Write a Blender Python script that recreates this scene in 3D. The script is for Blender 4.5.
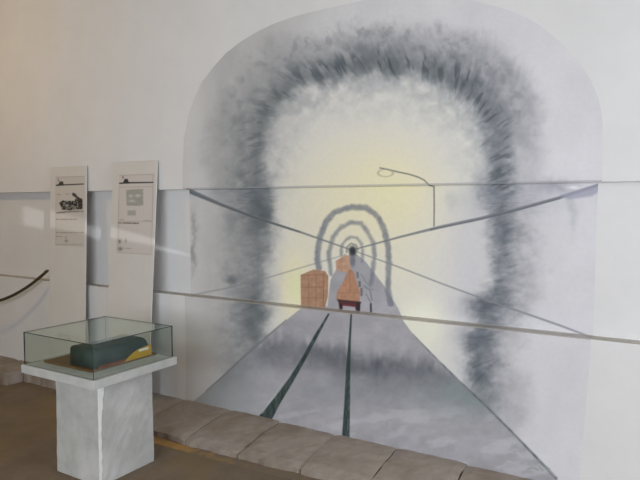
import bpy, bmesh, math, random
import numpy as np
from mathutils import Vector

random.seed(7)
for o in list(bpy.data.objects):
    bpy.data.objects.remove(o, do_unlink=True)
S = bpy.context.scene
COL = S.collection

# ------------------------------------------------------------------ camera
FPX, CAM_H = 595.0, 1.6
YAW, PIT = math.radians(31.2), math.radians(3.4)
FW = np.array([-math.sin(YAW)*math.cos(PIT), math.cos(YAW)*math.cos(PIT), -math.sin(PIT)])
RT = np.array([math.cos(YAW), math.sin(YAW), 0.0])
UP = np.cross(RT, FW)
CAM = np.array([0.0, 0.0, CAM_H])
cd = bpy.data.cameras.new('camera'); cam = bpy.data.objects.new('camera', cd); COL.objects.link(cam)
cd.sensor_width = 36.0; cd.lens = FPX/640*36.0; cd.clip_start = 0.05
cam.location = CAM; cam.rotation_euler = (math.pi/2-PIT, 0, YAW)
S.camera = cam

# ------------------------------------------------------------------ light
S.view_settings.view_transform = 'Standard'; S.view_settings.look = 'None'
S.view_settings.gamma = 1.0; S.view_settings.use_curve_mapping = False
S.view_settings.exposure = 0.0
W = bpy.data.worlds.new('world'); S.world = W; W.use_nodes = True
W.node_tree.nodes['Background'].inputs[0].default_value = (0.75, 0.85, 1.0, 1)
W.node_tree.nodes['Background'].inputs[1].default_value = 0.6

def area(name, loc, target, sx, sy, power, col):
    l = bpy.data.lights.new(name, 'AREA'); l.shape = 'RECTANGLE'; l.size = sx; l.size_y = sy
    l.energy = power; l.color = col
    o = bpy.data.objects.new(name, l); COL.objects.link(o); o.location = loc
    o.rotation_euler = (Vector(target)-Vector(loc)).to_track_quat('-Z', 'Y').to_euler()
    return o
ROOM = dict(x0=-8.0, x1=3.2, y0=-1.6, z1=4.0)
# daylight through the window behind the camera, and the one in the wall on the right
area('daylight_back', (-1.3, -1.58, 1.65), (-1.3, 3.0, 1.65), 3.2, 1.1, 113, (0.92, 0.96, 1.0))
area('daylight_side', (3.18, 1.9, 1.7), (-2.0, 1.9, 1.3), 1.5, 1.3, 108, (0.90, 0.94, 1.0))
# warm lamp hung near the wall on the left, out of view
def lamp(name, loc, power, col, r):
    l = bpy.data.lights.new(name, 'POINT'); l.energy = power; l.color = col; l.shadow_soft_size = r
    o = bpy.data.objects.new(name, l); COL.objects.link(o); o.location = loc
lamp('warm_lamp', (-5.6, 1.45, 3.05), 34, (1.0, 0.68, 0.34), 0.03)

# ------------------------------------------------------------------ helpers
def ray(x, y): return FW + RT*(x-320)/FPX - UP*(y-240)/FPX
def on_wall(x, y, Y):
    d = ray(x, y); return CAM + d*(Y/d[1])
def on_level(x, y, z):
    d = ray(x, y); return CAM + d*((z-CAM_H)/d[2])
def project(P):
    v = P-CAM; z = v@FW
    return 320+FPX*(v@RT)/z, 240-FPX*(v@UP)/z
def lin(c):
    c = np.asarray(c, float)/255.0
    return np.where(c <= 0.04045, c/12.92, ((c+0.055)/1.055)**2.4)
KALB = 1.25     # wall white (205) in the photo stands for an albedo of about 0.77
def alb(c): return np.clip(lin(c)*KALB, 0, 0.9)

def tag(o, label=None, cat=None, group=None, kind=None):
    if label: o['label'] = label
    if cat: o['category'] = cat
    if group: o['group'] = group
    if kind: o['kind'] = kind
    return o
def obj(name, me, mat=None, parent=None):
    o = bpy.data.objects.new(name, me); COL.objects.link(o)
    if mat is not None and not me.materials: me.materials.append(mat)
    if parent is not None: o.parent = parent
    return o
def empty(name, loc=(0, 0, 0)):
    o = bpy.data.objects.new(name, None); COL.objects.link(o); o.location = loc; o.empty_display_size = 0.1
    return o
def box(bm, x0, x1, y0, y1, z0, z1, mi=0):
    v = [bm.verts.new(p) for p in ((x0,y0,z0),(x1,y0,z0),(x1,y1,z0),(x0,y1,z0),(x0,y0,z1),(x1,y0,z1),(x1,y1,z1),(x0,y1,z1))]
    fs = []
    for f in ((0,3,2,1),(4,5,6,7),(0,1,5,4),(1,2,6,5),(2,3,7,6),(3,0,4,7)):
        q = bm.faces.new([v[i] for i in f]); q.material_index = mi; fs.append(q)
    return v, fs
def fin(bm, name, smooth=False):
    bmesh.ops.recalc_face_normals(bm, faces=bm.faces[:])
    me = bpy.data.meshes.new(name); bm.to_mesh(me); bm.free()
    if smooth:
        for p in me.polygons: p.use_smooth = True
    return me
def bevel(bm, w, seg=2):
    bmesh.ops.bevel(bm, geom=bm.edges[:], offset=w, segments=seg, affect='EDGES', profile=0.6)
def tube(pts, r, n=10):
    bm = bmesh.new(); rings = []
    for i, p in enumerate(pts):
        p = Vector(p); a = Vector(pts[max(i-1, 0)]); b = Vector(pts[min(i+1, len(pts)-1)])
        t = (b-a).normalized(); s = t.cross(Vector((0, 0, 1)))
        s = s.normalized() if s.length > 1e-4 else Vector((1, 0, 0)); u = s.cross(t)
        rr = r[i] if isinstance(r, (list, tuple)) else r
        rings.append([bm.verts.new(p+s*math.cos(2*math.pi*k/n)*rr+u*math.sin(2*math.pi*k/n)*rr) for k in range(n)])
    for a, b in zip(rings, rings[1:]):
        for k in range(n): bm.faces.new((a[k], a[(k+1) % n], b[(k+1) % n], b[k]))
    bm.faces.new(rings[0]); bm.faces.new(rings[-1])
    return bm

# ---- materials
def mat(name, c1, c2=None, scale=6.0, rough=0.8, bump=0.0, bscale=60.0, spec=0.3, detail=6, c3=None, scale3=1.2, t3=(0.45, 0.7)):
    m = bpy.data.materials.new(name); m.use_nodes = True; nt = m.node_tree; N = nt.nodes; L = nt.links
    b = N['Principled BSDF']; b.inputs['Roughness'].default_value = rough
    b.inputs['Specular IOR Level'].default_value = spec
    tc = N.new('ShaderNodeTexCoord')
    c1 = tuple(c1)+(1,)
    if c2 is None: b.inputs['Base Color'].default_value = c1
    else:
        n = N.new('ShaderNodeTexNoise'); n.inputs['Scale'].default_value = scale; n.inputs['Detail'].default_value = detail
        n.inputs['Roughness'].default_value = 0.65
        L.new(tc.outputs['Object'], n.inputs['Vector'])
        r = N.new('ShaderNodeValToRGB'); r.color_ramp.elements[0].position = 0.32; r.color_ramp.elements[1].position = 0.68
        r.color_ramp.elements[0].color = c1; r.color_ramp.elements[1].color = tuple(c2)+(1,)
        L.new(n.outputs['Fac'], r.inputs['Fac']); out = r.outputs['Color']
        if c3 is not None:
            n3 = N.new('ShaderNodeTexNoise'); n3.inputs['Scale'].default_value = scale3; n3.inputs['Detail'].default_value = 7
            L.new(tc.outputs['Object'], n3.inputs['Vector'])
            r3 = N.new('ShaderNodeMapRange'); r3.inputs[1].default_value = t3[0]; r3.inputs[2].default_value = t3[1]
            L.new(n3.outputs['Fac'], r3.inputs[0])
            mx = N.new('ShaderNodeMix'); mx.data_type = 'RGBA'
            L.new(r3.outputs[0], mx.inputs[0]); L.new(out, mx.inputs[6]); mx.inputs[7].default_value = tuple(c3)+(1,)
            out = mx.outputs[2]
        L.new(out, b.inputs['Base Color'])
    if bump:
        nb = N.new('ShaderNodeTexNoise'); nb.inputs['Scale'].default_value = bscale; nb.inputs['Detail'].default_value = 5
        L.new(tc.outputs['Object'], nb.inputs['Vector'])
        bp = N.new('ShaderNodeBump'); bp.inputs['Strength'].default_value = bump; bp.inputs['Distance'].default_value = 0.01
        L.new(nb.outputs['Fac'], bp.inputs['Height']); L.new(bp.outputs['Normal'], b.inputs['Normal'])
    return m
def paint_mat(name, rough=0.8, bump=0.15):
    m = bpy.data.materials.new(name); m.use_nodes = True; nt = m.node_tree; N = nt.nodes; L = nt.links
    b = N['Principled BSDF']; b.inputs['Roughness'].default_value = rough; b.inputs['Specular IOR Level'].default_value = 0.2
    a = N.new('ShaderNodeAttribute'); a.attribute_name = 'paint'
    tc = N.new('ShaderNodeTexCoord'); n = N.new('ShaderNodeTexNoise'); n.inputs['Scale'].default_value = 45; n.inputs['Detail'].default_value = 6
    L.new(tc.outputs['Object'], n.inputs['Vector'])
    r = N.new('ShaderNodeMapRange'); r.inputs[3].default_value = 0.95; r.inputs[4].default_value = 1.05
    L.new(n.outputs['Fac'], r.inputs[0])
    mx = N.new('ShaderNodeMix'); mx.data_type = 'RGBA'; mx.blend_type = 'MULTIPLY'; mx.inputs[0].default_value = 1
    L.new(a.outputs['Color'], mx.inputs[6]); L.new(r.outputs[0], mx.inputs[7]); L.new(mx.outputs[2], b.inputs['Base Color'])
    if bump:
        bp = N.new('ShaderNodeBump'); bp.inputs['Strength'].default_value = bump; bp.inputs['Distance'].default_value = 0.004
        L.new(n.outputs['Fac'], bp.inputs['Height']); L.new(bp.outputs['Normal'], b.inputs['Normal'])
    return m
def glass_mat(name, tint, rough=0.02):
    m = bpy.data.materials.new(name); m.use_nodes = True; nt = m.node_tree; N = nt.nodes; L = nt.links
    N.remove(N['Principled BSDF']); out = N['Material Output']
    t = N.new('ShaderNodeBsdfTransparent'); t.inputs[0].default_value = tuple(tint)+(1,)
    g = N.new('ShaderNodeBsdfGlossy'); g.inputs['Roughness'].default_value = rough; g.inputs[0].default_value = (0.9, 0.95, 0.93, 1)
    ge = N.new('ShaderNodeNewGeometry'); dt = N.new('ShaderNodeVectorMath'); dt.operation = 'DOT_PRODUCT'
    L.new(ge.outputs['Normal'], dt.inputs[0]); L.new(ge.outputs['Incoming'], dt.inputs[1])
    def mth(op, a_, b_=None):
        q = N.new('ShaderNodeMath'); q.operation = op
        for i_, v_ in enumerate((a_, b_)):
            if v_ is None: continue
            if isinstance(v_, (int, float)): q.inputs[i_].default_value = v_
            else: L.new(v_, q.inputs[i_])
        return q.outputs[0]
    c_ = mth('ABSOLUTE', dt.outputs['Value'])
    fr = mth('ADD', mth('MULTIPLY', mth('POWER', mth('SUBTRACT', 1.0, c_), 5.0), 0.96), 0.04)
    x = N.new('ShaderNodeMixShader'); L.new(fr, x.inputs[0]); L.new(t.outputs[0], x.inputs[1]); L.new(g.outputs[0], x.inputs[2])
    L.new(x.outputs[0], out.inputs['Surface'])
    return m

M = {}
M['wall'] = mat('white_wall_paint', alb((202, 202, 203)), alb((207, 207, 208)), 3.0, 0.85, 0.10, 25)
M['ledge'] = mat('dusty_ledge', alb((158, 153, 146)), alb((172, 168, 160)), 14, 0.9)
M['plain'] = mat('plain_plaster', (0.45, 0.43, 0.39), (0.50, 0.48, 0.44), 2.0, 0.9)
M['floor'] = mat('brown_concrete', lin((112, 98, 82)), lin((128, 112, 92)), 4.5, 0.85, 0.25, 40, c3=lin((128, 104, 66)), scale3=1.1, t3=(0.48, 0.68))
M['stone'] = mat('grey_brown_stone', lin((146, 136, 127)), lin((162, 151, 141)), 9, 0.9, 0.3, 30, c3=lin((134, 122, 108)), scale3=4, t3=(0.5, 0.7))
M['concrete'] = mat('whitewashed_concrete', alb((156, 157, 155)), alb((174, 175, 173)), 7, 0.9, 0.25, 45, c3=alb((186, 186, 185)), scale3=2.5, t3=(0.52, 0.7))
M['chip'] = mat('fresh_white_plaster', alb((206, 207, 206)), alb((214, 214, 212)), 20, 0.9)
M['glass'] = glass_mat('clear_glass', (0.94, 0.965, 0.945))
M['glass_edge'] = mat('green_glass_edge', (0.030, 0.050, 0.043), None, rough=0.25, spec=0.5)
M['wood'] = mat('brown_board', lin((104, 78, 52)), lin((122, 92, 62)), 18, 0.6, 0.1)
M['green'] = mat('dark_green_enamel', lin((44, 58, 56)), lin((60, 76, 74)), 12, 0.55, 0.3, 40)
M['yellow'] = mat('yellow_plate', lin((176, 136, 30)), lin((190, 150, 44)), 10, 0.5)
M['red'] = mat('dull_red_band', lin((104, 56, 44)), lin((120, 66, 52)), 10, 0.6)
M['white'] = mat('white_card', (0.75, 0.74, 0.70), None, rough=0.7)
M['board'] = mat('off_white_board', alb((193, 190, 186)), alb((197, 195, 191)), 4, 0.7)
M['rope'] = mat('dark_rope', lin((52, 46, 30)), lin((86, 76, 42)), 60, 0.9, 0.4, 160)
M['brass'] = mat('dull_brass', lin((120, 100, 60)), None, rough=0.4)
M['paint'] = paint_mat('mural_paint')
M['print'] = paint_mat('poster_print', 0.6, 0)

# ------------------------------------------------------------------ room
Y0, DREC = 3.325, 0.10          # front plane of the wall; how far its middle band steps back
ZL, ZU = 0.905, 1.716           # the lower ledge and the upper overhang
X0, X1, YB, ZC = ROOM['x0'], ROOM['x1'], ROOM['y0'], ROOM['z1']

def wall_profile(pts_mi, x0, x1):
    bm = bmesh.new(); prev = None
    for i, (y, z) in enumerate(pts_mi):
        a = bm.verts.new((x0, y, z)); b = bm.verts.new((x1, y, z))
        if prev:
            f = bm.faces.new((prev[0], prev[1], b, a)); f.material_index = 1 if i == 2 else 0
        prev = (a, b)
    return bm
prof = [(Y0, 0), (Y0, ZL), (Y0+DREC, ZL), (Y0+DREC, ZU), (Y0, ZU), (Y0, ZC), (Y0+0.3, ZC), (Y0+0.3, 0)]
bm = wall_profile(prof, X0, X1)
me = fin(bm, 'wall_front'); me.materials.append(M['wall']); me.materials.append(M['ledge'])
tag(obj('wall_front', me), 'white painted wall with a recessed middle band behind the tunnel mural', 'wall', kind='structure')

bm = bmesh.new(); box(bm, X0, X1, YB, Y0+0.3, -0.2, 0)
floor = tag(obj('floor', fin(bm, 'floor'), M['floor']), 'worn brown concrete floor with ochre stains', 'floor', kind='structure')
bm = bmesh.new(); box(bm, X0, X1, YB, Y0+0.3, ZC, ZC+0.15)
tag(obj('ceiling', fin(bm, 'ceiling'), M['plain']), 'plain plaster ceiling above the mural room', 'ceiling', kind='structure')
def wall_open(name, axis, pos, t, a0, a1, o, label):
    """wall in the plane axis=pos with one window opening o=(a0,a1,z0,z1)"""
    bm = bmesh.new()
    for (p, q, r, s) in ((a0, o[0], 0, ZC), (o[1], a1, 0, ZC), (o[0], o[1], 0, o[2]), (o[0], o[1], o[3], ZC)):
        if axis == 'y': box(bm, p, q, pos-t, pos, r, s)
        else: box(bm, pos, pos+t, p, q, r, s)
    tag(obj(name, fin(bm, name), M['plain']), label, 'wall', kind='structure')
wall_open('wall_back', 'y', YB, 0.2, X0, X1, (-2.95, 0.35, 1.05, 2.25), 'plain plaster wall with a window facing the mural')
# right wall: a window and, beside it, an added three-cornered slit, shaped so a spot outside throws the streak on the boards
STREAK_SRC = np.array([6.2, -1.8, 2.3])
streak_slit = []
for q in ((0, 205), (0, 224), (171, 255.5)):
    w_ = on_wall(*q, Y0+0.07); k_ = (X1-STREAK_SRC[0])/(w_[0]-STREAK_SRC[0]); p_ = STREAK_SRC+(w_-STREAK_SRC)*k_; streak_slit.append((p_[1], p_[2]))
ya_, yb_ = min(p[0] for p in streak_slit)-0.08, max(p[0] for p in streak_slit)+0.08
za_, zb_ = min(p[1] for p in streak_slit)-0.08, max(p[1] for p in streak_slit)+0.08
bm = bmesh.new()
for (p, q, r, t_) in ((YB, ya_, 0, ZC), (ya_, yb_, 0, za_), (ya_, yb_, zb_, ZC), (yb_, 1.1, 0, ZC), (2.7, Y0+0.3, 0, ZC), (1.1, 2.7, 0, 1.0), (1.1, 2.7, 2.4, ZC)):
    box(bm, X1, X1+0.2, p, q, r, t_)
cen = np.mean(streak_slit, 0); tri_ = sorted(streak_slit, key=lambda p: math.atan2(p[1]-cen[1], p[0]-cen[0]))
def to_box(p, f):
    # walk from the slit centre through p to the frame rectangle
    d_ = np.array(p)-cen; ks = [((ya_ if d_[0] < 0 else yb_)-cen[0])/d_[0] if abs(d_[0]) > 1e-9 else 9e9, ((za_ if d_[1] < 0 else zb_)-cen[1])/d_[1] if abs(d_[1]) > 1e-9 else 9e9]
    return cen+d_*min(ks)
angs = sorted(set([math.atan2(p[1]-cen[1], p[0]-cen[0]) for p in tri_]+[math.atan2(z-cen[1], y-cen[0]) for y in (ya_, yb_) for z in (za_, zb_)]))
def tri_hit(a_):
    d_ = np.array([math.cos(a_), math.sin(a_)]); best = None
    for i in range(3):
        A_, B_ = np.array(tri_[i]), np.array(tri_[(i+1) % 3]); Mx = np.array([d_, A_-B_]).T
        if abs(np.linalg.det(Mx)) < 1e-12: continue
        t1, u1 = np.linalg.solve(Mx, A_-cen)
        if t1 > 0 and -1e-6 <= u1 <= 1+1e-6: best = cen+d_*t1
    return best
inn = [tri_hit(a_) for a_ in angs]; outr = [to_box(cen+np.array([math.cos(a_), math.sin(a_)]), 0) for a_ in angs]
for i in range(len(angs)):
    j = (i+1) % len(angs)
    bm.faces.new([bm.verts.new((X1+0.1, *p)) for p in (inn[i], inn[j], outr[j], outr[i])])
tag(obj('wall_right', fin(bm, 'wall_right'), M['plain']), 'plain plaster wall with a window at the right end of the room', 'wall', kind='structure')
sl = bpy.data.lights.new('streak_spot', 'SPOT'); sl.energy = 1900; sl.spot_size = math.radians(24); sl.spot_blend = 0.1; sl.shadow_soft_size = 0.007; sl.color = (0.95, 0.97, 1.0)  # unseen spot added outside the room, shines through the slit to make the streak
so = bpy.data.objects.new('streak_spot', sl); COL.objects.link(so); so.location = STREAK_SRC
so.rotation_euler = (Vector((X1, *cen))-Vector(STREAK_SRC)).to_track_quat('-Z', 'Y').to_euler()
bm = bmesh.new(); box(bm, X0-0.2, X0, YB, Y0+0.3, 0, ZC)
tag(obj('wall_left', fin(bm, 'wall_left'), M['plain']), 'plain plaster wall closing the left end of the room', 'wall', kind='structure')

# ------------------------------------------------------------------ kerb of stone slabs along the wall
rng = np.random.default_rng(3)
kerb = tag(empty('stone_kerb', (-3.0, Y0, 0)), 'low kerb of worn grey brown stone slabs along the foot of the wall', 'kerb', kind='structure')
def slab(xa, xb, yfa, yfb, zb, zf, seed, name='slab'):
    r = random.Random(seed); bm = bmesh.new(); nx, ny = 9, 8
    top = []
    for j in range(ny+1):
        row = []
        for i in range(nx+1):
            s, t = i/nx, j/ny
            yf = yfa+(yfb-yfa)*s + (0.006*math.sin(9*s+seed*2.1)+r.uniform(-.006, .006) if j == 0 else 0)
            x = xa+(xb-xa)*s; y = yf+(Y0-yf)*t
            z = zf+(zb-zf)*min(1, t*1.25)**0.8 + r.uniform(-.0018, .0018)
            if i in (0, nx): z -= 0.006
            if j == 0: z -= 0.006
            if i in (0, nx): x += r.uniform(-.004, .004)
            row.append(bm.verts.new((x+3.0, y-Y0, z)))
        top.append(row)
    base = {}
    def low(v):
        if v not in base:
            base[v] = bm.verts.new((v.co.x, v.co.y, 0.0005))
        return base[v]
    for j in range(ny):
        for i in range(nx): bm.faces.new((top[j][i], top[j][i+1], top[j+1][i+1], top[j+1][i]))
    loop = top[0] + [top[j][nx] for j in range(1, ny+1)] + top[ny][::-1][1:] + [top[j][0] for j in range(ny-1, 0, -1)]
    for a, b in zip(loop, loop[1:]+loop[:1]): bm.faces.new((b, a, low(a), low(b)))
    return obj(name, fin(bm, name), M['stone'], kerb)
JX = [-3.78, -3.235, -2.775, -2.34, -1.885, -1.45, -1.015, -0.56, -0.10, 0.4, 0.9]
YF = [2.89, 2.865, 2.85, 2.865, 2.885, 2.92, 2.91, 2.90, 2.90, 2.90, 2.90]
for i in range(len(JX)-1):
    slab(JX[i]+0.004, JX[i+1]-0.004, YF[i], YF[i+1], 0.098+0.008*((i*7) % 3-1)/2, 0.040+0.005*((i*5) % 3-1), i)
JM = [-5.04, -4.62, -4.2, -3.79]
for i in range(3):
    slab(JM[i]+0.003, JM[i+1]-0.003, 3.15, 3.15, 0.1, 0.1, 50+i)
JL = [-7.9, -7.4, -6.9, -6.35, -5.85, -5.40, -5.05]
for i in range(len(JL)-1):
    slab(JL[i]+0.005, JL[i+1]-0.005, 3.0, 3.0, 0.113, 0.110, 30+i)

# worn yellow line painted on the floor in front of the kerb
def worn_yellow():
    m = bpy.data.materials.new('worn_yellow_line'); m.use_nodes = True; nt = m.node_tree; N = nt.nodes; L = nt.links
    b = N['Principled BSDF']; b.inputs['Roughness'].default_value = 0.85
    tc = N.new('ShaderNodeTexCoord'); n = N.new('ShaderNodeTexNoise'); n.inputs['Scale'].default_value = 7; n.inputs['Detail'].default_value = 8
    n.inputs['Roughness'].default_value = 0.7
    L.new(tc.outputs['Object'], n.inputs['Vector'])
    sx = N.new('ShaderNodeSeparateXYZ'); L.new(tc.outputs['Object'], sx.inputs[0])
    w = N.new('ShaderNodeMapRange'); w.inputs[1].default_value = -2.75; w.inputs[2].default_value = -1.9; w.inputs[3].default_value = 0.10; w.inputs[4].default_value = -0.25
    L.new(sx.outputs['X'], w.inputs[0])
    ad = N.new('ShaderNodeMath'); L.new(n.outputs['Fac'], ad.inputs[0]); L.new(w.outputs[0], ad.inputs[1])
    r = N.new('ShaderNodeMapRange'); r.inputs[1].default_value = 0.46; r.inputs[2].default_value = 0.80; L.new(ad.outputs[0], r.inputs[0])
    mx = N.new('ShaderNodeMix'); mx.data_type = 'RGBA'; L.new(r.outputs[0], mx.inputs[0])
    mx.inputs[6].default_value = tuple(lin((120, 105, 86)))+(1,); mx.inputs[7].default_value = tuple(lin((190, 142, 64)))+(1,)
    L.new(mx.outputs[2], b.inputs['Base Color'])
    return m
bm = bmesh.new(); prevv = None
for i in range(61):
    x = -3.75+2.6*i/60; yf = float(np.interp(x, JX, YF))
    wob = 0.004*math.sin(i*0.6)
    a = bm.verts.new((x, yf-0.004, 0.0012)); b = bm.verts.new((x, yf-0.085+wob, 0.0012))
    if prevv: bm.faces.new((prevv[1], b, a, prevv[0]))
    prevv = (a, b)
yl = obj('yellow_line', fin(bm, 'yellow_line'), worn_yellow(), floor)
yl['label'] = 'worn yellow painted line on the floor'

# ------------------------------------------------------------------ the painting: colour as a function of mural position
rt = np.random.default_rng(11)
TAB = rt.random((8, 256, 256))
def vnoise(x, y, k=0):
    T = TAB[k % 8]; xi = np.floor(x).astype(int); yi = np.floor(y).astype(int); fx = x-xi; fy = y-yi
    fx = fx*fx*(3-2*fx); fy = fy*fy*(3-2*fy); a = xi & 255; b = yi & 255; c = (xi+1) & 255; d = (yi+1) & 255
    return (T[a, b]*(1-fx)+T[c, b]*fx)*(1-fy)+(T[a, d]*(1-fx)+T[c, d]*fx)*fy
def fbm(x, y, k=0, o=4):
    s = 0; amp = 0.5; tot = 0
    for i in range(o):
        s = s+amp*vnoise(x*2**i+17.3*i, y*2**i+9.1*i, k+i); tot += amp; amp *= 0.55
    return s/tot
def sst(a, b, x):
    t = np.clip((x-a)/(b-a), 0, 1); return t*t*(3-2*t)
def poly_dist(px, py, pts, vals=None):
    """distance to an open polyline and the value interpolated along it"""
    best = np.full(px.shape, 1e9); bv = np.zeros(px.shape)
    for i in range(len(pts)-1):
        ax, ay = pts[i]; bx_, by_ = pts[i+1]; dx, dy = bx_-ax, by_-ay
        t = np.clip(((px-ax)*dx+(py-ay)*dy)/(dx*dx+dy*dy), 0, 1)
        d = np.hypot(px-ax-t*dx, py-ay-t*dy); m = d < best
        best = np.where(m, d, best)
        if vals is not None: bv = np.where(m, vals[i]+(vals[i+1]-vals[i])*t, bv)
    return best, bv
def inside(px, py, pts):
    r = np.zeros(px.shape, bool); n = len(pts)
    for i in range(n):
        x1, y1 = pts[i]; x2, y2 = pts[(i+1) % n]
        if y1 == y2: continue
        c = ((y1 > py) != (y2 > py)) & (px < (x2-x1)*(py-y1)/(y2-y1)+x1)
        r ^= c
    return r
def poly_alpha(px, py, pts, soft=1.0):
    d, _ = poly_dist(px, py, list(pts)+[pts[0]])
    s = np.where(inside(px, py, pts), d, -d)
    return sst(-soft*0.6, soft*0.6, s)
def stroke(px, py, pts, widths, soft=0.9):
    if not hasattr(widths, '__len__'): widths = [widths]*len(pts)
    d, w = poly_dist(px, py, pts, widths)
    return 1-sst(-soft*0.5, soft*0.5, d-w*0.5)
def over(C, col, a):
    a = np.clip(a, 0, 1)[:, None]; return C*(1-a)+np.array(col, float)*a

RING = [(258,352),(256,325),(257,285),(261,250),(263,215),(258,180),(256,150),(260,122),(275,100),(300,82),(335,70),(370,66),(410,67),(445,76),(470,92),(487,115),(495,145),(497,178),(499,215),(500,250),(499,280),(490,302),(480,322),(474,345),(476,375),(487,398)]
RSTR = [.50,.85,.70,.62,.85,.75,.72,.72,.72,.80,.95,1.05,.98,.92,.90,.86,.82,.78,.72,.68,.70,.85,.75,.85,.90,.40]
ARCH1 = [(319,268),(317.5,258),(318,248),(320.5,236),(326,222),(335,212),(349,207.5),(366,207.5),(378,217),(385,232),(388,247),(389,262),(388,278),(388,292),(391,304)]
ARCH2 = [(331,274),(329.5,262),(329,252),(333,237),(341,227),(350,222.5),(361,223),(368,232),(373,243),(374.5,254),(373,268),(371,284)]
ARCH3 = [(341,255),(341.5,246),(346,239.5),(351,237),(357,238),(361,243.5),(362.5,250),(362,262)]
ARCH4 = [(346.5,252),(347,247),(351,243.5),(356,245),(358,250)]
BED = [(302,307.5),(284,322),(262,341),(240,360),(222,377),(206,391),(190,404),(190,440),(330,470),(560,520),(580,500),(556,478),(534,455),(512,432),(490,410),(468,389),(446,368),(428,350),(413,334),(404,322),(398,308),(385,287),(366,262),(354,252),(350,254),(338,266),(330.5,280),(327.5,306)]
CAB = [([(188,190.5),(221,204.5),(255,217.5),(300,232),(350,249.5)], [5,3.4,3.0,2.0,1.2]),
       ([(599,185),(560,197.5),(520,208.5),(480,218.5),(440,227),(400,237),(356,249)], [3.2,3.0,3.0,3.0,2.8,2.0,1.2]),
       ([(190,295.5),(225,288.5),(262,279.5),(300,268),(346,254.5)], [1.8,1.5,1.4,1.3,1.0]),
       ([(592,337.5),(560,325.5),(520,311.5),(485,299.5),(440,283),(400,267.5),(356,251.5)], [2.0,2.0,2.0,1.7,1.4,1.3,1.0])]
RAIL1 = [(328,313.5),(314,336),(303,356),(290,377),(276,396),(259,416),(271,421),(281,402),(293,382),(305,360.5),(316,340),(329.6,314)]
RAIL2 = [(350.5,314),(348.5,340),(346,370),(344.5,400),(341.8,439),(349.5,441),(350,400),(350.2,370),(351,340),(352,314)]
CRATE = [(300.5,275),(313.5,269.5),(325,271),(328.3,276),(328,296),(325,308.5),(301,307.5)]
WAGON = [(336.5,299),(337,292),(343,282),(347,273),(350,269),(354,272),(357,283),(359.7,291),(359.7,302),(337,300)]
WAGON2 = [(335.5,261),(345,255),(349,255.5),(351,270),(346,273),(336.3,270)]
CHAS = [(338,300),(360.5,302.5),(360,311.5),(356,311.5),(355,307),(343,305.5),(342.5,309.5),(339.5,309.5)]
LAMP = [(434,226),(434.2,205),(434,186.5),(429,185),(424,180),(418,177),(408,174),(398,172),(388,169.5),(380,168)]
BAND = [(228,372),(250,356),(275,345),(305,348),(335,358),(352,364),(380,368),(415,371),(450,380),(482,396)]
BSTR = [.25,.45,.75,.65,.85,.85,.95,.80,.60,.45]

PARTS = ['tunnel_wall', 'track_bed', 'arch', 'arch', 'arch', 'cable', 'cable', 'cable', 'cable', 'rail', 'rail', 'crate_stack', 'wagon', 'wagon', 'street_lamp', 'tunnel_mouth']

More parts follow.
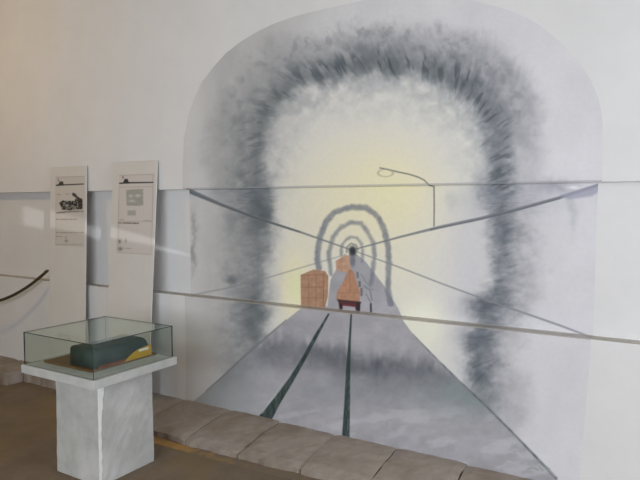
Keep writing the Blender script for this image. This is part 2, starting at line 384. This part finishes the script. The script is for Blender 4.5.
def paint_mural(px, py):
    n = px.size
    pid = np.zeros(n, int)
    # base coat: pale grey lavender, warmer to the left
    tx = sst(190, 520, px)[:, None]
    C = np.array([192, 192, 193.])*(1-tx)+np.array([200, 199, 204.])*tx
    blot = fbm(px/34, py/40, 1)
    C = C*(1+0.07*(blot-0.5))[:, None]
    wx = px+7*(fbm(px/18, py/18, 2, 3)-0.5)*2+2.5*(vnoise(px/3.2, py/3.2, 5)-.5); wy = py+7*(fbm(px/18, py/18, 3, 3)-0.5)*2+2.5*(vnoise(px/3.2, py/3.2, 6)-.5)
    cum = np.concatenate([[0], np.cumsum([math.hypot(RING[i+1][0]-RING[i][0], RING[i+1][1]-RING[i][1]) for i in range(len(RING)-1)])])
    d, al_ = poly_dist(wx, wy, RING, cum)
    st = np.interp(al_, cum, RSTR)
    closed = RING+[(400, 420)]
    s = np.where(inside(wx, wy, closed), -d, d)
    low = sst(185, 215, py); leftside = 1-sst(250, 330, px); topw = 1-sst(90, 170, py); rightside = sst(440, 500, px)
    d0, al0 = poly_dist(px, py, RING, cum); s0 = np.where(inside(px, py, closed), -d0, d0)
    kw = 0.18+0.40*topw*(1-0.4*leftside)
    strk = kw*fbm(al0/4.6+0.12*s0+3*vnoise(px/20, py/20, 4), s0/20, 7, 3)+(1-kw)*fbm(px/8, py/(8-3*low), 1, 4); dab2 = fbm(px/12, py/12, 0, 4)
    # outer wash, brushed outward from the ring
    edge = 44+12*rightside+22*(fbm(al_/22, al_*0, 4)-0.5)+8*(strk-.5)-12*low+6*leftside
    wash = np.where(s > 0, 1-sst(edge-16, edge+10, s), 0)*(0.50*leftside+0.52*topw*(1-leftside)*(1-0.35*rightside)+0.36*rightside*(1-topw)+0.26*rightside*topw)
    wash = wash*(0.65+0.7*dab2)
    C = over(C, (140, 141, 147), np.clip(wash, 0, .8))
    C = over(C, (150, 151, 152), leftside*0.55*sst(186, 225, px)*(0.35+0.9*fbm(px/18, py/30, 5))*(1-0.6*sst(295, 330, py)))
    # inner light
    core = np.where(s < 0, sst(0, 30, -s+14*(dab2-0.5)), 0)
    C = over(C, (207, 206, 202), core*0.95)
    C = over(C, (192, 192, 199), core*0.8*sst(430, 475, px)*sst(175, 215, py))
    C = over(C, (224, 216, 178), core*0.95*np.exp(-((px-386)/50)**2-((py-194)/50)**2))
    C = over(C, (218, 212, 184), core*0.75*np.exp(-((px-340)/55)**2-((py-205)/55)**2))
    C = over(C, (228, 220, 180), core*0.95*np.exp(-((px-296)/17)**2-((py-287)/36)**2))
    C = over(C, (222, 218, 190), core*0.4*np.exp(-((px-400)/28)**2-((py-275)/32)**2))
    C = over(C, (230, 228, 206), sst(0, 12, -s)*0.9*np.exp(-((px-420)/20)**2-((py-326)/26)**2))
    # grey brushwork just inside the crown of the ring
    up_in = np.where(s < 0, np.exp(-((-s-10)/(26.+10*topw))**2), 0)*(1-sst(150, 215, py))
    C = over(C, (160, 163, 166), up_in*np.clip(0.30+1.5*(fbm(px/9, py/8, 6)-0.38), 0, .85))
    # dark ring with ragged dabs
    wout = 6+28*strk+6*rightside*topw; win = 4+11*strk
    core_d = np.where(s > 0, np.exp(-(s/wout)**2), np.exp(-(s/win)**2))
    a = core_d*st*(0.30+1.0*(0.5*strk+0.5*dab2))
    gx = sst(400, 500, px)[:, None]
    dark = np.array([96, 103, 107.])*(1-gx)+np.array([92, 98, 106.])*gx
    aa = np.clip(a, 0, .9)[:, None]; C = C*(1-aa)+dark*aa
    hs = sst(0.50, 0.72, fbm(al0/3.6+0.1*s0, s0/15, 2, 2))*np.exp(-((s-4)/12)**2)*st
    C = over(C, (70, 79, 86), hs*0.72*(1-low*0.35)*(1-0.55*leftside*(1-0.5*topw)))
    # scattered outer dabs along the crown
    bl = sst(0.50, 0.75, fbm(px/8, py/8, 5))*np.exp(-((s-30)/16)**2)*topw
    C = over(C, (122, 124, 134), bl*0.45)
    # named smudges
    for (cx, cy, rx, ry, al, col) in ((262,207,8,14,.6,(78,88,92)),(229,222,9,8,.35,(120,124,128)),(232,280,6,4,.5,(92,98,102)),(262,312,10,16,.45,(78,88,94)),
            (500,230,10,14,.45,(92,98,110)),(480,306,18,11,.55,(84,90,100)),(476,340,18,12,.5,(90,96,106)),(478,380,12,18,.55,(82,92,100)),(485,395,14,14,.3,(98,110,112)),
            (484,195,14,16,.45,(98,104,114)),(560,187,20,7,.5,(138,140,152)),(572,212,5,16,.35,(150,156,160)),(455,200,7,9,.25,(150,154,156)),(550,205,28,9,.25,(160,162,172)),
            (192,245,2,30,.4,(118,122,126)),(193,222,3,10,.35,(120,124,128)),(193,252,3,6,.45,(110,114,118))):
        g = np.exp(-((wx-cx)/rx)**2-((wy-cy)/ry)**2)
        C = over(C, col, al*g*(0.5+fbm(px/7, py/7, 1)))
    # track bed
    bedA = poly_alpha(px, py, BED, 1.2); bed = bedA > 0.5
    B = np.full((n, 3), 1.0)*np.array([160, 159, 165.])
    B = B*(1+0.16*(fbm(px/30, py/18, 6)-0.5)+0.12*(fbm(px/9, py/6, 3)-0.5))[:, None]
    B = over(B, (186, 186, 192), 0.5*sst(.52, .75, fbm(px/26-py/60, py/9+px/50, 1))*sst(385, 410, py))
    B = over(B, (148, 153, 156), 0.75*(1-sst(215, 300, px))*sst(330, 385, py))
    bd, bs = poly_dist(px+6*(blot-.5), wy, BAND, BSTR)
    below = py > np.interp(px, [p[0] for p in BAND], [p[1] for p in BAND])
    bw = np.where(below, np.exp(-(bd/20)**2), np.exp(-(bd/(7+8*vnoise(px/4, py*0, 3)))**2))
    B = over(B, (86, 90, 98), bw*bs*(0.45+0.75*fbm(px/9, py/14, 2)))
    B = over(B, (130, 134, 142), 0.45*np.exp(-((py-392+0.0*px)/16)**2)*(0.4+fbm(px/20, py/10, 4))*sst(260, 330, px))
    B = over(B, (122, 138, 136), 0.5*np.exp(-((px-462)/34)**2-((py-396)/20)**2)*(0.4+fbm(px/9, py/9, 6)))
    B = over(B, (150, 151, 158), 0.6*(1-sst(262, 312, py)))
    C = C*(1-bedA[:, None])+B*bedA[:, None]
    pid[bed] = 1
    # bed edges
    C = over(C, (112, 116, 120), 0.75*stroke(px, py, [(286,320),(262,341),(240,360),(222,377),(206,391)], [1,2.4,2.2,1.6,1.0], 1.6)*(py > 318))
    C = over(C, (98, 104, 110), 0.8*stroke(px, py, [(413,334),(428,350),(446,368),(468,389),(490,410),(512,432),(534,455),(556,478)], [1,1.2,1.6,2.0,2.0,2.0,2.4,3.0], 1.4)*(0.45+vnoise(px/5, py/5, 4)))
    # small arches in the distance
    for k, (P, w, al) in enumerate(((ARCH1, 7.5, .78), (ARCH2, 5.5, .68), (ARCH3, 3.0, .72))):
        q = stroke(px+2.2*(fbm(px/4, py/4, 2)-.5), py+2.2*(fbm(px/4, py/4, 4)-.5), P, w*0.75, 3.4)
        C = over(C, (112, 116, 126), q*al*(0.72+0.5*fbm(px/4, py/6, 5))); pid[(q > 0.5) & (pid != 1)] = 2+k
    C = over(C, (112, 118, 120), stroke(px, py, ARCH4, 1.6, 1.6)*.7)
    # cables
    for k, (P, w) in enumerate(CAB):
        q = stroke(px, py, P, w, 1.2)
        C = over(C, (112, 116, 122) if k < 2 else (128, 130, 136), q*(0.85 if k < 2 else (0.55 if k == 2 else .85))); pid[q > 0.5] = 5+k
    C = over(C, (72, 78, 84), stroke(px, py, [(188,191),(221,204.8),(256,218),(300,232)], [.8,1.3,1.8,1.4], 1.2)*.55)
    C = over(C, (84, 88, 98), stroke(px, py, [(560,198.5),(520,209.5),(480,219.5),(430,230)], [1.2,1.4,1.4,1.4], 1.2)*.6)
    w = poly_alpha(px, py, [(601,184),(560,195),(568,199.5),(592,196),(599,192)], 3.0)
    C = over(C, (150, 150, 166), w*.8)
    C = over(C, (226, 226, 226), np.exp(-((px-573)/6)**2-((py-187.5)/1.6)**2)*.8)
    # dark mouth far down the tunnel
    q = np.exp(-(((px-352.6)/4.0)**2+((py-251)/5.2)**2)**2); C = over(C, (44, 50, 54), q*.95); pid[q > .5] = 15
    C = over(C, (96, 100, 106), np.exp(-(((px-352.6)/3)**2+((py-261)/6)**2)**2)*.7)
    # crates and wagons
    def blocks(poly, base, edge, idn, lines):
        nonlocal C
        al = poly_alpha(px, py, poly, 1.0)
        C2 = np.full((n, 3), 1.0)*np.array(base, float)*(0.9+0.2*fbm(px/3, py/3, 3))[:, None]
        for (P, wd, la) in lines: C2 = over(C2, edge, stroke(px, py, P, wd, 1.0)*la)
        C = C*(1-al[:, None])+C2*al[:, None]; pid[al > .5] = idn
    blocks(WAGON2, (180, 146, 124), (152, 114, 94), 13, [([(341,257),(342,271)], .8, .5)])
    ln = [([(301,275.5),(313,275),(323,274.5)], .9, .6), ([(301,287),(323,287)], .8, .55), ([(301,297.5),(323,298)], .8, .55), ([(308.5,275),(308.5,308)], .8, .5), ([(316,275),(316,308)], .8, .5), ([(323.5,274),(323.5,308)], 1.0, .7)]
    blocks(CRATE, (164, 130, 107), (128, 94, 75), 11, ln)
    blocks(WAGON, (170, 129, 105), (132, 92, 74), 12, [([(337,293),(359,293)], .8, .35), ([(350,270),(350,292)], .8, .4), ([(337,299.5),(360,302)], 1.6, .9)])
    al = poly_alpha(px, py, CHAS, 1.0); C = over(C, (84, 46, 50), al*.95); pid[al > .5] = 12
    for P, wd, col in (([(338,300.5),(360.5,302.5)], 1.6, (58,48,46)), ([(340.6,304),(341,309.5)], 2.2, (40,40,44)), ([(358,304),(358.3,311)], 3.4, (44,46,50)), ([(344,305),(354,306.5)], 1.2, (130,62,66)),
                       ([(370.8,304),(371,312)], 2.0, (48,48,56)), ([(357.5,273),(357.8,277)], 2.4, (104,108,116)), ([(359.5,282),(359.8,286)], 2.4, (96,100,110)), ([(361.5,289),(361.5,295)], 2.6, (112,104,108)),
                       ([(364,286),(370,290),(372,300)], 1.4, (118,122,130)), ([(366,294),(371,303)], 1.2, (120,124,132)), ([(361,274),(366,282),(373,290)], 1.2, (130,133,140))):
        C = over(C, col, stroke(px, py, P, wd, 1.0)*.85)
    # rails
    for k, P in enumerate((RAIL1, RAIL2)):
        al = poly_alpha(px, py, P, 1.0)
        C = over(C, (44, 58, 56), al*np.clip(0.86+0.5*(fbm(px/2, py/7, 5)-.5), 0, 1)); pid[al > .5] = 9+k
    C = over(C, (176, 184, 186), stroke(px, py, [(306,352),(282,384),(262,413)], [.6,1.2,1.8], 1.0)*.55*sst(350, 400, py))
    C = over(C, (166, 176, 178), stroke(px, py, [(349.5,380),(347.5,432)], [.6,1.0], 1.0)*.35*sst(0.4, 0.6, vnoise(px/2, py/4, 3)))
    # street lamp
    q = np.maximum(stroke(px, py, LAMP, 1.3, 0.9), 0)
    C = over(C, (96, 98, 98), q*.85); pid[q > .5] = 14
    e = np.abs(np.hypot((px-385.5)/7.5, (py-173)/3.6)-1)
    C = over(C, (158, 150, 130), (1-sst(.08, .26, e))*.5); pid[np.hypot((px-385.5)/7.5, (py-173)/3.6) < 1.1] = 14
    # small marks near the lower right corner
    for P in ([(528,469),(533,467.5),(538,470)], [(539,466.5),(543,470.5)], [(545,466),(550,469.5)]):
        C = over(C, (116, 130, 120), stroke(px, py, P, 1.2, 1.2)*.6)
    # pale border of the first coat
    return C, pid

def grid_mesh(name, P, C, facemask=None, material=None):
    """P: (R,Cn,3) vertices, C: (R,Cn,3) linear colours; keeps the faces in facemask"""
    R, Cn = P.shape[:2]
    idx = np.arange(R*Cn).reshape(R, Cn)
    q = np.stack([idx[:-1, :-1], idx[:-1, 1:], idx[1:, 1:], idx[1:, :-1]], -1).reshape(-1, 4)
    if facemask is not None: q = q[facemask.reshape(-1)]
    used, inv = np.unique(q, return_inverse=True)
    q = inv.reshape(-1, 4); V = P.reshape(-1, 3)[used]; K = C.reshape(-1, 3)[used]
    me = bpy.data.meshes.new(name)
    me.vertices.add(len(V)); me.vertices.foreach_set('co', V.astype(np.float32).ravel())
    me.loops.add(q.size); me.loops.foreach_set('vertex_index', q.astype(np.int32).ravel())
    me.polygons.add(len(q)); me.polygons.foreach_set('loop_start', np.arange(0, q.size, 4, dtype=np.int32))
    me.update(calc_edges=True)
    at = me.attributes.new('paint', 'FLOAT_COLOR', 'POINT')
    at.data.foreach_set('color', np.concatenate([K, np.ones((len(K), 1))], 1).astype(np.float32).ravel())
    me.materials.append(material)
    return me

def outline(points):
    """pixel points up the edge -> (Z, X) on the stepped wall"""
    zs, xs = [], []
    for x, y, back in points:
        p = on_wall(x, y, Y0+(DREC if back else 0)); zs.append(p[2]); xs.append(p[0])
    o = np.argsort(zs); return np.array(zs)[o], np.array(xs)[o]
LT = outline([(183,189,0),(183,165,0),(184,138,0),(188,118,0),(194,99,0),(202,82,0),(213.5,67,0),(226,53,0),(241,41.5,0),(257,32,0),(273,24,0),(296,16,0),(320,10,0),(356,1.8,0),(375,-2.3,0)])
LM = outline([(189.5,191,1),(190.5,245,1),(191,296,1)]); LL = outline([(185,297,0),(186,350,0),(186,405,0)])
RTP = outline([(602,184,0),(603,140,0),(602,115,0),(598,97,0),(590,79,0),(580,63,0),(566,47.5,0),(551,34,0),(534.6,22,0),(518,14,0),(499,7,0),(463,-1.5,0),(430,-6,0),(405,-7.5,0),(380,-3.5,0)])
RM = outline([(598,186,1),(595.5,260,1),(593,338,1)]); RL = outline([(591,341,0),(585,420,0),(577,500,0)])
ztop = float(min(LT[0][-1], RTP[0][-1]))
st = 0.0045; off = 0.0012
rows = []       # (y, z, zone)
for z in np.arange(0.085, ZL, st): rows.append((Y0-off, z, 0))
rows += [(Y0-off, ZL+off, 0)]
for t in np.linspace(0.1, 1, 6): rows.append((Y0+DREC*t-off, ZL+off, 3))
for z in np.arange(ZL+st, ZU-off, st): rows.append((Y0+DREC-off, z, 1))
rows += [(Y0+DREC-off, ZU-off, 1), (Y0-off, ZU-off, 4)]
for z in np.arange(ZU+st*0.5, ztop, st): rows.append((Y0-off, z, 2))
NC = 760
P = np.zeros((len(rows), NC, 3)); zone = np.zeros(len(rows), int)
for i, (y, z, k) in enumerate(rows):
    if k in (0,): a = np.interp(z, *LL); b = np.interp(z, *RL)
    elif k in (1, 3): a = np.interp(z, *LM); b = np.interp(z, *RM)
    else: a = np.interp(z, *LT); b = np.interp(z, *RTP)
    if k == 4: a, b = np.interp(ZU, *LT), np.interp(ZU, *RTP)
    t = np.linspace(0, 1, NC)
    P[i, :, 0] = a+(b-a)*t; P[i, :, 1] = y; P[i, :, 2] = z; zone[i] = k
px, py = project(P.reshape(-1, 3))
Cc, pid = paint_mural(px, py)
Cc = Cc.reshape(len(rows), NC, 3); pid = pid.reshape(len(rows), NC)
dn = fbm(px/9, py/3, 2).reshape(len(rows), NC)
# dusty ledge inside the mural, grey brushed lip just above the upper step
for i, k in enumerate(zone):
    if k == 3 or (k == 0 and rows[i][1] >= ZL-st*1.2):
        Cc[i] = Cc[i]*0.25+np.array([156, 151, 145.])*0.75*(0.95+0.1*dn[i])[:, None]; pid[i] = 0
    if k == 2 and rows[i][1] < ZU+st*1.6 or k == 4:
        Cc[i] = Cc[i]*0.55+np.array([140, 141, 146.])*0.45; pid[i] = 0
CL = np.clip(lin(np.clip(Cc, 0, 255))*KALB, 0, .88)
fid = pid[:-1, :-1]
mural = tag(empty('tunnel_mural', (-1.8, Y0, 0.09)), 'large mural of a railway tunnel with an arched grey vault painted on the white wall', 'mural')
P2 = P-np.array([-1.8, Y0, 0.09])
plabel = {1: 'grey painted track bed', 11: 'orange brown painted crates', 12: 'painted orange wagon with red chassis', 13: 'small distant orange wagon', 14: 'thin painted street lamp with curved arm', 15: 'dark far end of the tunnel'}
for k, nm in enumerate(PARTS):
    msk = fid == k
    if not msk.any(): continue
    o = obj(nm, grid_mesh(nm, P2, CL, msk, M['paint']), None, mural)
    if k in plabel: o['label'] = plabel[k]

# ------------------------------------------------------------------ two tall text boards standing against the wall
def paint_poster1(px, py):
    n = px.size; C = np.full((n, 3), 1.)*np.array([186, 181, 175.])
    K = (58, 56, 52)
    C = over(C, (150, 146, 140), stroke(px, py, [(55.5,177.2),(84,176.5)], .6)*.6)
    C = over(C, K, stroke(px, py, [(56.5,185.4),(66,184.8),(83.5,184)], [1.4,1.2,1.1], .8)*.9)
    C = over(C, K, poly_alpha(px, py, [(56.5,185.6),(59,183.6),(60,181.6),(63,181.4),(64,184.6)], .8)*.95)
    C = over(C, (96, 92, 86), stroke(px, py, [(59.6,181.5),(58,179.8),(58.6,178.6)], .8, .8)*.7)
    # locomotive picture
    pic = poly_alpha(px, py, [(59.5,203),(63,200.5),(70,201),(75,201),(76.5,196),(78.5,197),(79.5,199.5),(81.5,198.5),(82.5,200),(82.5,209),(70,210),(62,209.5)], 1.0)
    C = over(C, (48, 46, 45), pic*(0.45+0.9*sst(.3, .7, vnoise(px/1.3, py/1.3, 3))))
    C = over(C, (52, 50, 48), poly_alpha(px, py, [(72,194),(73.5,192.5),(76,194),(78,197),(76,197.5),(73,196)], .8)*.85)
    C = over(C, (52, 50, 48), poly_alpha(px, py, [(77,196.5),(82.5,199),(82.8,208.5),(79,208.5)], .8)*.8)
    C = over(C, (205, 202, 196), np.exp(-((px-67)/2.6)**2-((py-205.5)/1.5)**2)*.7)
    C = over(C, (120, 116, 110), stroke(px, py, [(57,194.6),(69,194)], .7, .8)*.7*sst(.35, .5, vnoise(px/1.5, py*0, 2)))
    C = over(C, (108, 104, 100), stroke(px, py, [(56.5,213),(70,211.5),(83,211.3)], 1.6, 1.4)*.75*(0.4+vnoise(px/1.2, py/.9, 1)))
    for (a, b, y, al) in ((56.5,77,219.3,.75),(56.5,84,232.6,.55),(56.5,62,236.5,.6),(57,83,244.6,.4)):
        C = over(C, (112, 104, 98), stroke(px, py, [(a, y), (b, y)], .9, .9)*al*(.45+.7*vnoise(px/1.1, py*0, 4)))
    C = over(C, (120, 114, 108), np.exp(-((px-66.5)/1.6)**2-((py-241)/1.3)**2)*.8+np.exp(-((px-66)/.8)**2-((py-237.5)/1.0)**2)*.6)
    C = over(C, (168, 160, 154), stroke(px, py, [(55.7,178),(56.2,246)], .7, .8)*.5)
    return C
def paint_poster2(px, py):
    n = px.size; C = np.full((n, 3), 1.)*np.array([190, 184, 181.])
    K = (56, 54, 52)
    f = (166, 160, 156)
    for P_ in ([(118.5,175.5),(153.5,174.3)], [(118.8,187.2),(153,186.6)], [(119,187),(118.3,252)], [(153.2,175),(152,254)], [(118.6,221.2),(152.4,221.6)], [(118.4,252.6),(152,254.5)]):
        C = over(C, f, stroke(px, py, P_, .8, .9)*.75)
    C = over(C, K, stroke(px, py, [(119.5,183.3),(130,182.8),(153,182.4)], [1.2,1.4,1.2], .8)*.95)
    C = over(C, K, poly_alpha(px, py, [(119.5,183.8),(123.5,182.2),(124.8,179),(127.6,178.8),(128.6,181.5),(131,183.2)], .8))
    C = over(C, (88, 84, 80), stroke(px, py, [(123.6,178.3),(122.6,177.3),(123.4,176.3)], .9, .8)*.75)
    C = over(C, (148, 148, 142), poly_alpha(px, py, [(126.2,190),(143.2,189),(143.4,205),(139,206),(127,205.5)], 1.2)*(.75+.4*vnoise(px/2, py/2, 2)))
    for (cx, cy, rx, ry) in ((131,196,2,1.2),(138,195.5,3,1.3),(132,201,3,1.2)):
        C = over(C, (196, 194, 188), np.exp(-((px-cx)/rx)**2-((py-cy)/ry)**2)*.8)
    C = over(C, (152, 150, 144), poly_alpha(px, py, [(127.6,210.6),(135.8,210.2),(136,215.4),(127.8,215.4)], 1.2)*.85)
    C = over(C, (98, 90, 84), stroke(px, py, [(118.8,222.9),(138.5,223.3)], 1.4, .9)*.75*(.5+.7*vnoise(px/1.1, py*0, 4)))
    C = over(C, (132, 126, 120), stroke(px, py, [(120,219.6),(124,219.7)], .8, .8)*.5+stroke(px, py, [(144,220.4),(151,220.7)], .8, .8)*.5)
    for (cx, cy, rx, ry, al) in ((119.8,241.5,1.3,2.0,.8),(126,240.8,.7,2,.55),(120.5,248.8,2.2,1.8,.8),(128,248.5,3.4,.6,.4)):
        C = over(C, (104, 98, 94), np.exp(-((px-cx)/rx)**2-((py-cy)/ry)**2)*al)
    return C
def text_board(name, x0, x1, zbot, ztop, ytop, ybot, sheet, paint, label):
    t = 0.008
    root = tag(empty(name, ((x0+x1)/2, ybot, zbot)), label, 'display board', 'text boards by the wall')
    cx = (x0+x1)/2; lean = math.atan2(ytop-ybot, ztop-zbot)
    h = math.hypot(ztop-zbot, ytop-ybot)
    root.rotation_euler = (-lean, 0, 0)
    bm = bmesh.new(); box(bm, x0-cx, x1-cx, 0, t, 0.0, h); bevel(bm, 0.001, 1)
    obj('panel', fin(bm, 'panel'), M['board'], root)
    # printed sheet glued on: pixel corners -> board plane
    nrm = np.array([0, -math.cos(lean), math.sin(lean)])
    base = np.array([cx, ybot, zbot]); up = np.array([0, math.sin(lean), math.cos(lean)])
    def hit(p):
        d = ray(*p); k = ((base-CAM)@nrm)/(d@nrm); q = CAM+d*k-base
        return q[0], q@up
    c = [hit(p) for p in sheet]            # tl tr br bl
    xa = (c[0][0]+c[3][0])/2; xb = (c[1][0]+c[2][0])/2; za = (c[2][1]+c[3][1])/2; zb = (c[0][1]+c[1][1])/2
    R, Cn = 230, 150
    L = np.zeros((R, Cn, 3)); u = np.linspace(xa, xb, Cn); v = np.linspace(za, zb, R)
    L[..., 0] = u[None, :]; L[..., 1] = -0.0015; L[..., 2] = v[:, None]
    Wp = base+L[..., 0:1]*np.array([1, 0, 0])+L[..., 2:3]*up
    a, b = project(Wp.reshape(-1, 3))
    C = np.clip(lin(np.clip(paint(a, b), 0, 255))*KALB, 0, .88).reshape(R, Cn, 3)
    obj('printed_sheet', grid_mesh('printed_sheet', L, C, None, M['print']), None, root)
    return root
text_board('text_board', -4.80, -4.31, 0.104, 1.930, 3.305, 3.235, [(55, 176.5), (84.5, 175.8), (84.5, 247), (56, 246)], paint_poster1,
           'off white standing board with a dark locomotive picture, nearest the rope')
text_board('text_board', -3.97, -3.468, 0.104, 1.945, 3.305, 3.165, [(118, 174.8), (154.2, 173.6), (152.3, 255), (117.8, 253)], paint_poster2,
           'off white standing board with a pale grey square diagram, nearest the mural')

# ------------------------------------------------------------------ rope barrier
ra = np.array([-4.822, 3.262, 1.012]); p0 = on_wall(0, 300, 3.12)
pts = []
rope_end = np.array([-6.55, 2.95, 0.93])
for i in range(41):
    t = i/40; q = ra+(rope_end-ra)*t
    q[2] -= 0.31*4*t*(1-t); pts.append(tuple(q))
rope = tag(empty('barrier_rope', tuple(ra)), 'dark slack barrier rope hooked to the side of the left board', 'rope')
bm = tube([tuple(np.array(p)-ra) for p in pts], 0.0135, 10); obj('cord', fin(bm, 'cord', True), M['rope'], rope)
bm = tube([(0.0, 0.0, 0.0), (0.008, 0.004, 0.004), (0.014, 0.006, 0.004)], 0.005, 8); obj('hook', fin(bm, 'hook', True), M['brass'], rope)
sta = tag(empty('rope_stanchion', (-6.55, 2.90, 0)), 'dark metal post holding the far end of the barrier rope', 'stanchion')
bm = bmesh.new()
bmesh.ops.create_cone(bm, segments=32, radius1=0.15, radius2=0.13, depth=0.03, cap_ends=True)
for v in bm.verts: v.co.z += 0.015
obj('base', fin(bm, 'base'), M['brass'], sta)
obj('post', fin(tube([(0, 0, 0.03), (0, 0, 0.92), (0, 0, 0.96)], [0.02, 0.02, 0.03], 16), 'post', True), M['brass'], sta)

# ------------------------------------------------------------------ pedestal
PX, PYc = -2.963, 2.368
ped = tag(empty('display_pedestal', (PX, PYc, 0)), 'whitewashed concrete pedestal with an overhanging square top slab', 'pedestal')
def rough_block(x0, x1, y0, y1, z0, z1, n, amp, seed, bev):
    bm = bmesh.new(); box(bm, x0, x1, y0, y1, z0, z1); bevel(bm, bev, 2)
    bmesh.ops.subdivide_edges(bm, edges=[e for e in bm.edges if e.calc_length() > 0.08], cuts=n, use_grid_fill=True)
    r = random.Random(seed)
    for v in bm.verts:
        if v.co.z > z0+0.002:
            v.co += Vector((r.uniform(-amp, amp), r.uniform(-amp, amp), r.uniform(-amp, amp)*.5))
    return bm
bm = rough_block(-0.196, 0.196, -0.203, 0.203, 0, 0.607, 9, 0.0016, 4, 0.006)
for v in bm.verts:
    k = 1-0.02*(v.co.z/0.6); v.co.x *= k; v.co.y *= k
obj('column', fin(bm, 'column', False), M['concrete'], ped)
bm = rough_block(-3.312-PX, -2.658-PX, 2.052-PYc, 2.668-PYc, 0.606, 0.655, 9, 0.0014, 5, 0.004)
obj('top_slab', fin(bm, 'top_slab', False), M['concrete'], ped)
# bare plaster repair running down the front corner of the column
bm = bmesh.new(); r = random.Random(9); cx, cy = 0.196, -0.203
prof_w = []
prev = None
for i in range(25):
    z = 0.02+0.575*i/24; wR = 0.016+0.026*max(0, (z-0.33)/0.27)**1.2*(1 if z < .585 else .6)+r.uniform(-.004, .004); wL = 0.008+r.uniform(-.0018, .0018)
    k = 1-0.02*(z/0.6); X, Yy = cx*k+0.0015, cy*k-0.0015
    ring = [bm.verts.new((X-wL, Yy, z)), bm.verts.new((X, Yy, z)), bm.verts.new((X, Yy+wR, z))]
    if prev:
        for a in range(2): bm.faces.new((prev[a], prev[a+1], ring[a+1], ring[a]))
    prev = ring
obj('corner_repair', fin(bm, 'corner_repair'), M['chip'], ped)['label'] = 'bright white plaster along the corner'

# ------------------------------------------------------------------ glass case on the pedestal
GX0, GX1, GY0, GY1, GZ0, GZ1 = -3.300, -2.680, 2.066, 2.655, 0.656, 0.850
case = tag(empty('glass_case', ((GX0+GX1)/2, (GY0+GY1)/2, GZ0)), 'clear glass display case with green edges on the whitewashed pedestal', 'display case')
gc = Vector(((GX0+GX1)/2, (GY0+GY1)/2, GZ0)); gt = 0.005
def pane(x0, x1, y0, y1, z0, z1):
    bm = bmesh.new(); box(bm, x0-gc.x, x1-gc.x, y0-gc.y, y1-gc.y, z0-gc.z, z1-gc.z)
    bmesh.ops.recalc_face_normals(bm, faces=bm.faces[:])
    big = max(f.calc_area() for f in bm.faces)
    for f in bm.faces: f.material_index = 0 if f.calc_area() > big*0.5 else 1
    me = bpy.data.meshes.new('pane'); bm.to_mesh(me); bm.free()
    me.materials.append(M['glass']); me.materials.append(M['glass_edge'])
    return obj('pane', me, None, case)
pane(GX0, GX1, GY0, GY0+gt, GZ0, GZ1-gt); pane(GX0, GX1, GY1-gt, GY1, GZ0, GZ1-gt)
pane(GX0, GX0+gt, GY0+gt, GY1-gt, GZ0, GZ1-gt); pane(GX1-gt, GX1, GY0+gt, GY1-gt, GZ0, GZ1-gt)
pane(GX0, GX1, GY0, GY1, GZ1-gt, GZ1)

# ------------------------------------------------------------------ the exhibit in the case
bm = bmesh.new(); box(bm, -0.22, 0.22, -0.26, 0.225, 0, 0.011); bevel(bm, 0.002, 1)
bb = obj('base_board', fin(bm, 'base_board'), M['wood']); bb.location = (-3.02, 2.41, 0.6565)
tag(bb, 'thin brown wooden board under the dark green model in the glass case', 'board')
ex = tag(empty('green_model', (-2.92, 2.40, 0.668)), 'dark green rounded model with a yellow end plate in the glass case', 'model')
hw, L0, L1, hh = 0.115, -0.222, 0.185, 0.116
bm = bmesh.new(); ny = 28; rings = []
for j in range(ny+1):
    t = j/ny; y = L0+(L1-L0)*t
    h = hh*(1-0.06*math.sin(t*3.0)) if t < .88 else hh*(0.975*math.sqrt(max(0.02, 1-((t-.88)/.12)**2.6*.7)))
    w = hw*(1-(0.10*max(0, (t-.85)/.15)**2)-(0.08*max(0, (.06-t)/.06)))
    ring = []
    m = 20
    for k in range(m+1):
        a = math.pi*k/m; cx_, sz = math.cos(a), math.sin(a)
        e = 0.26
        ring.append(bm.verts.new((w*math.copysign(abs(cx_)**e, cx_), y, h*abs(sz)**e)))
    rings.append(ring)
for a, b in zip(rings, rings[1:]):
    for k in range(len(a)-1): bm.faces.new((a[k], a[k+1], b[k+1], b[k]))
    bm.faces.new((a[0], b[0], b[-1], a[-1]))
bm.faces.new(rings[0]); bm.faces.new(rings[-1][::-1])
obj('body', fin(bm, 'body', True), M['green'], ex)
# dull red band along the foot, yellow end plate, white tag
bm = bmesh.new(); box(bm, hw-0.002, hw+0.004, -0.20, -0.01, 0.0, 0.014); obj('foot_band', fin(bm, 'foot_band'), M['red'], ex)
bm = bmesh.new()
tri = [(-0.02, 0.0), (0.19, 0.0), (0.19, 0.062), (0.08, 0.052), (0.03, 0.030)]
A = [bm.verts.new((hw-0.004, y, z)) for y, z in tri]; B = [bm.verts.new((hw+0.008-0.05*z, y, z)) for y, z in tri]
bm.faces.new(A); bm.faces.new(B[::-1])
for i in range(len(tri)): bm.faces.new((A[i], A[(i+1) % len(tri)], B[(i+1) % len(tri)], B[i]))
yp = obj('end_plate', fin(bm, 'end_plate'), M['yellow'], ex); yp['label'] = 'yellow plate'
bm = bmesh.new(); box(bm, hw+0.006, hw+0.009, 0.09, 0.165, 0.038, 0.052)
obj('name_tag', fin(bm, 'name_tag'), M['white'], yp)['label'] = 'small white tag'
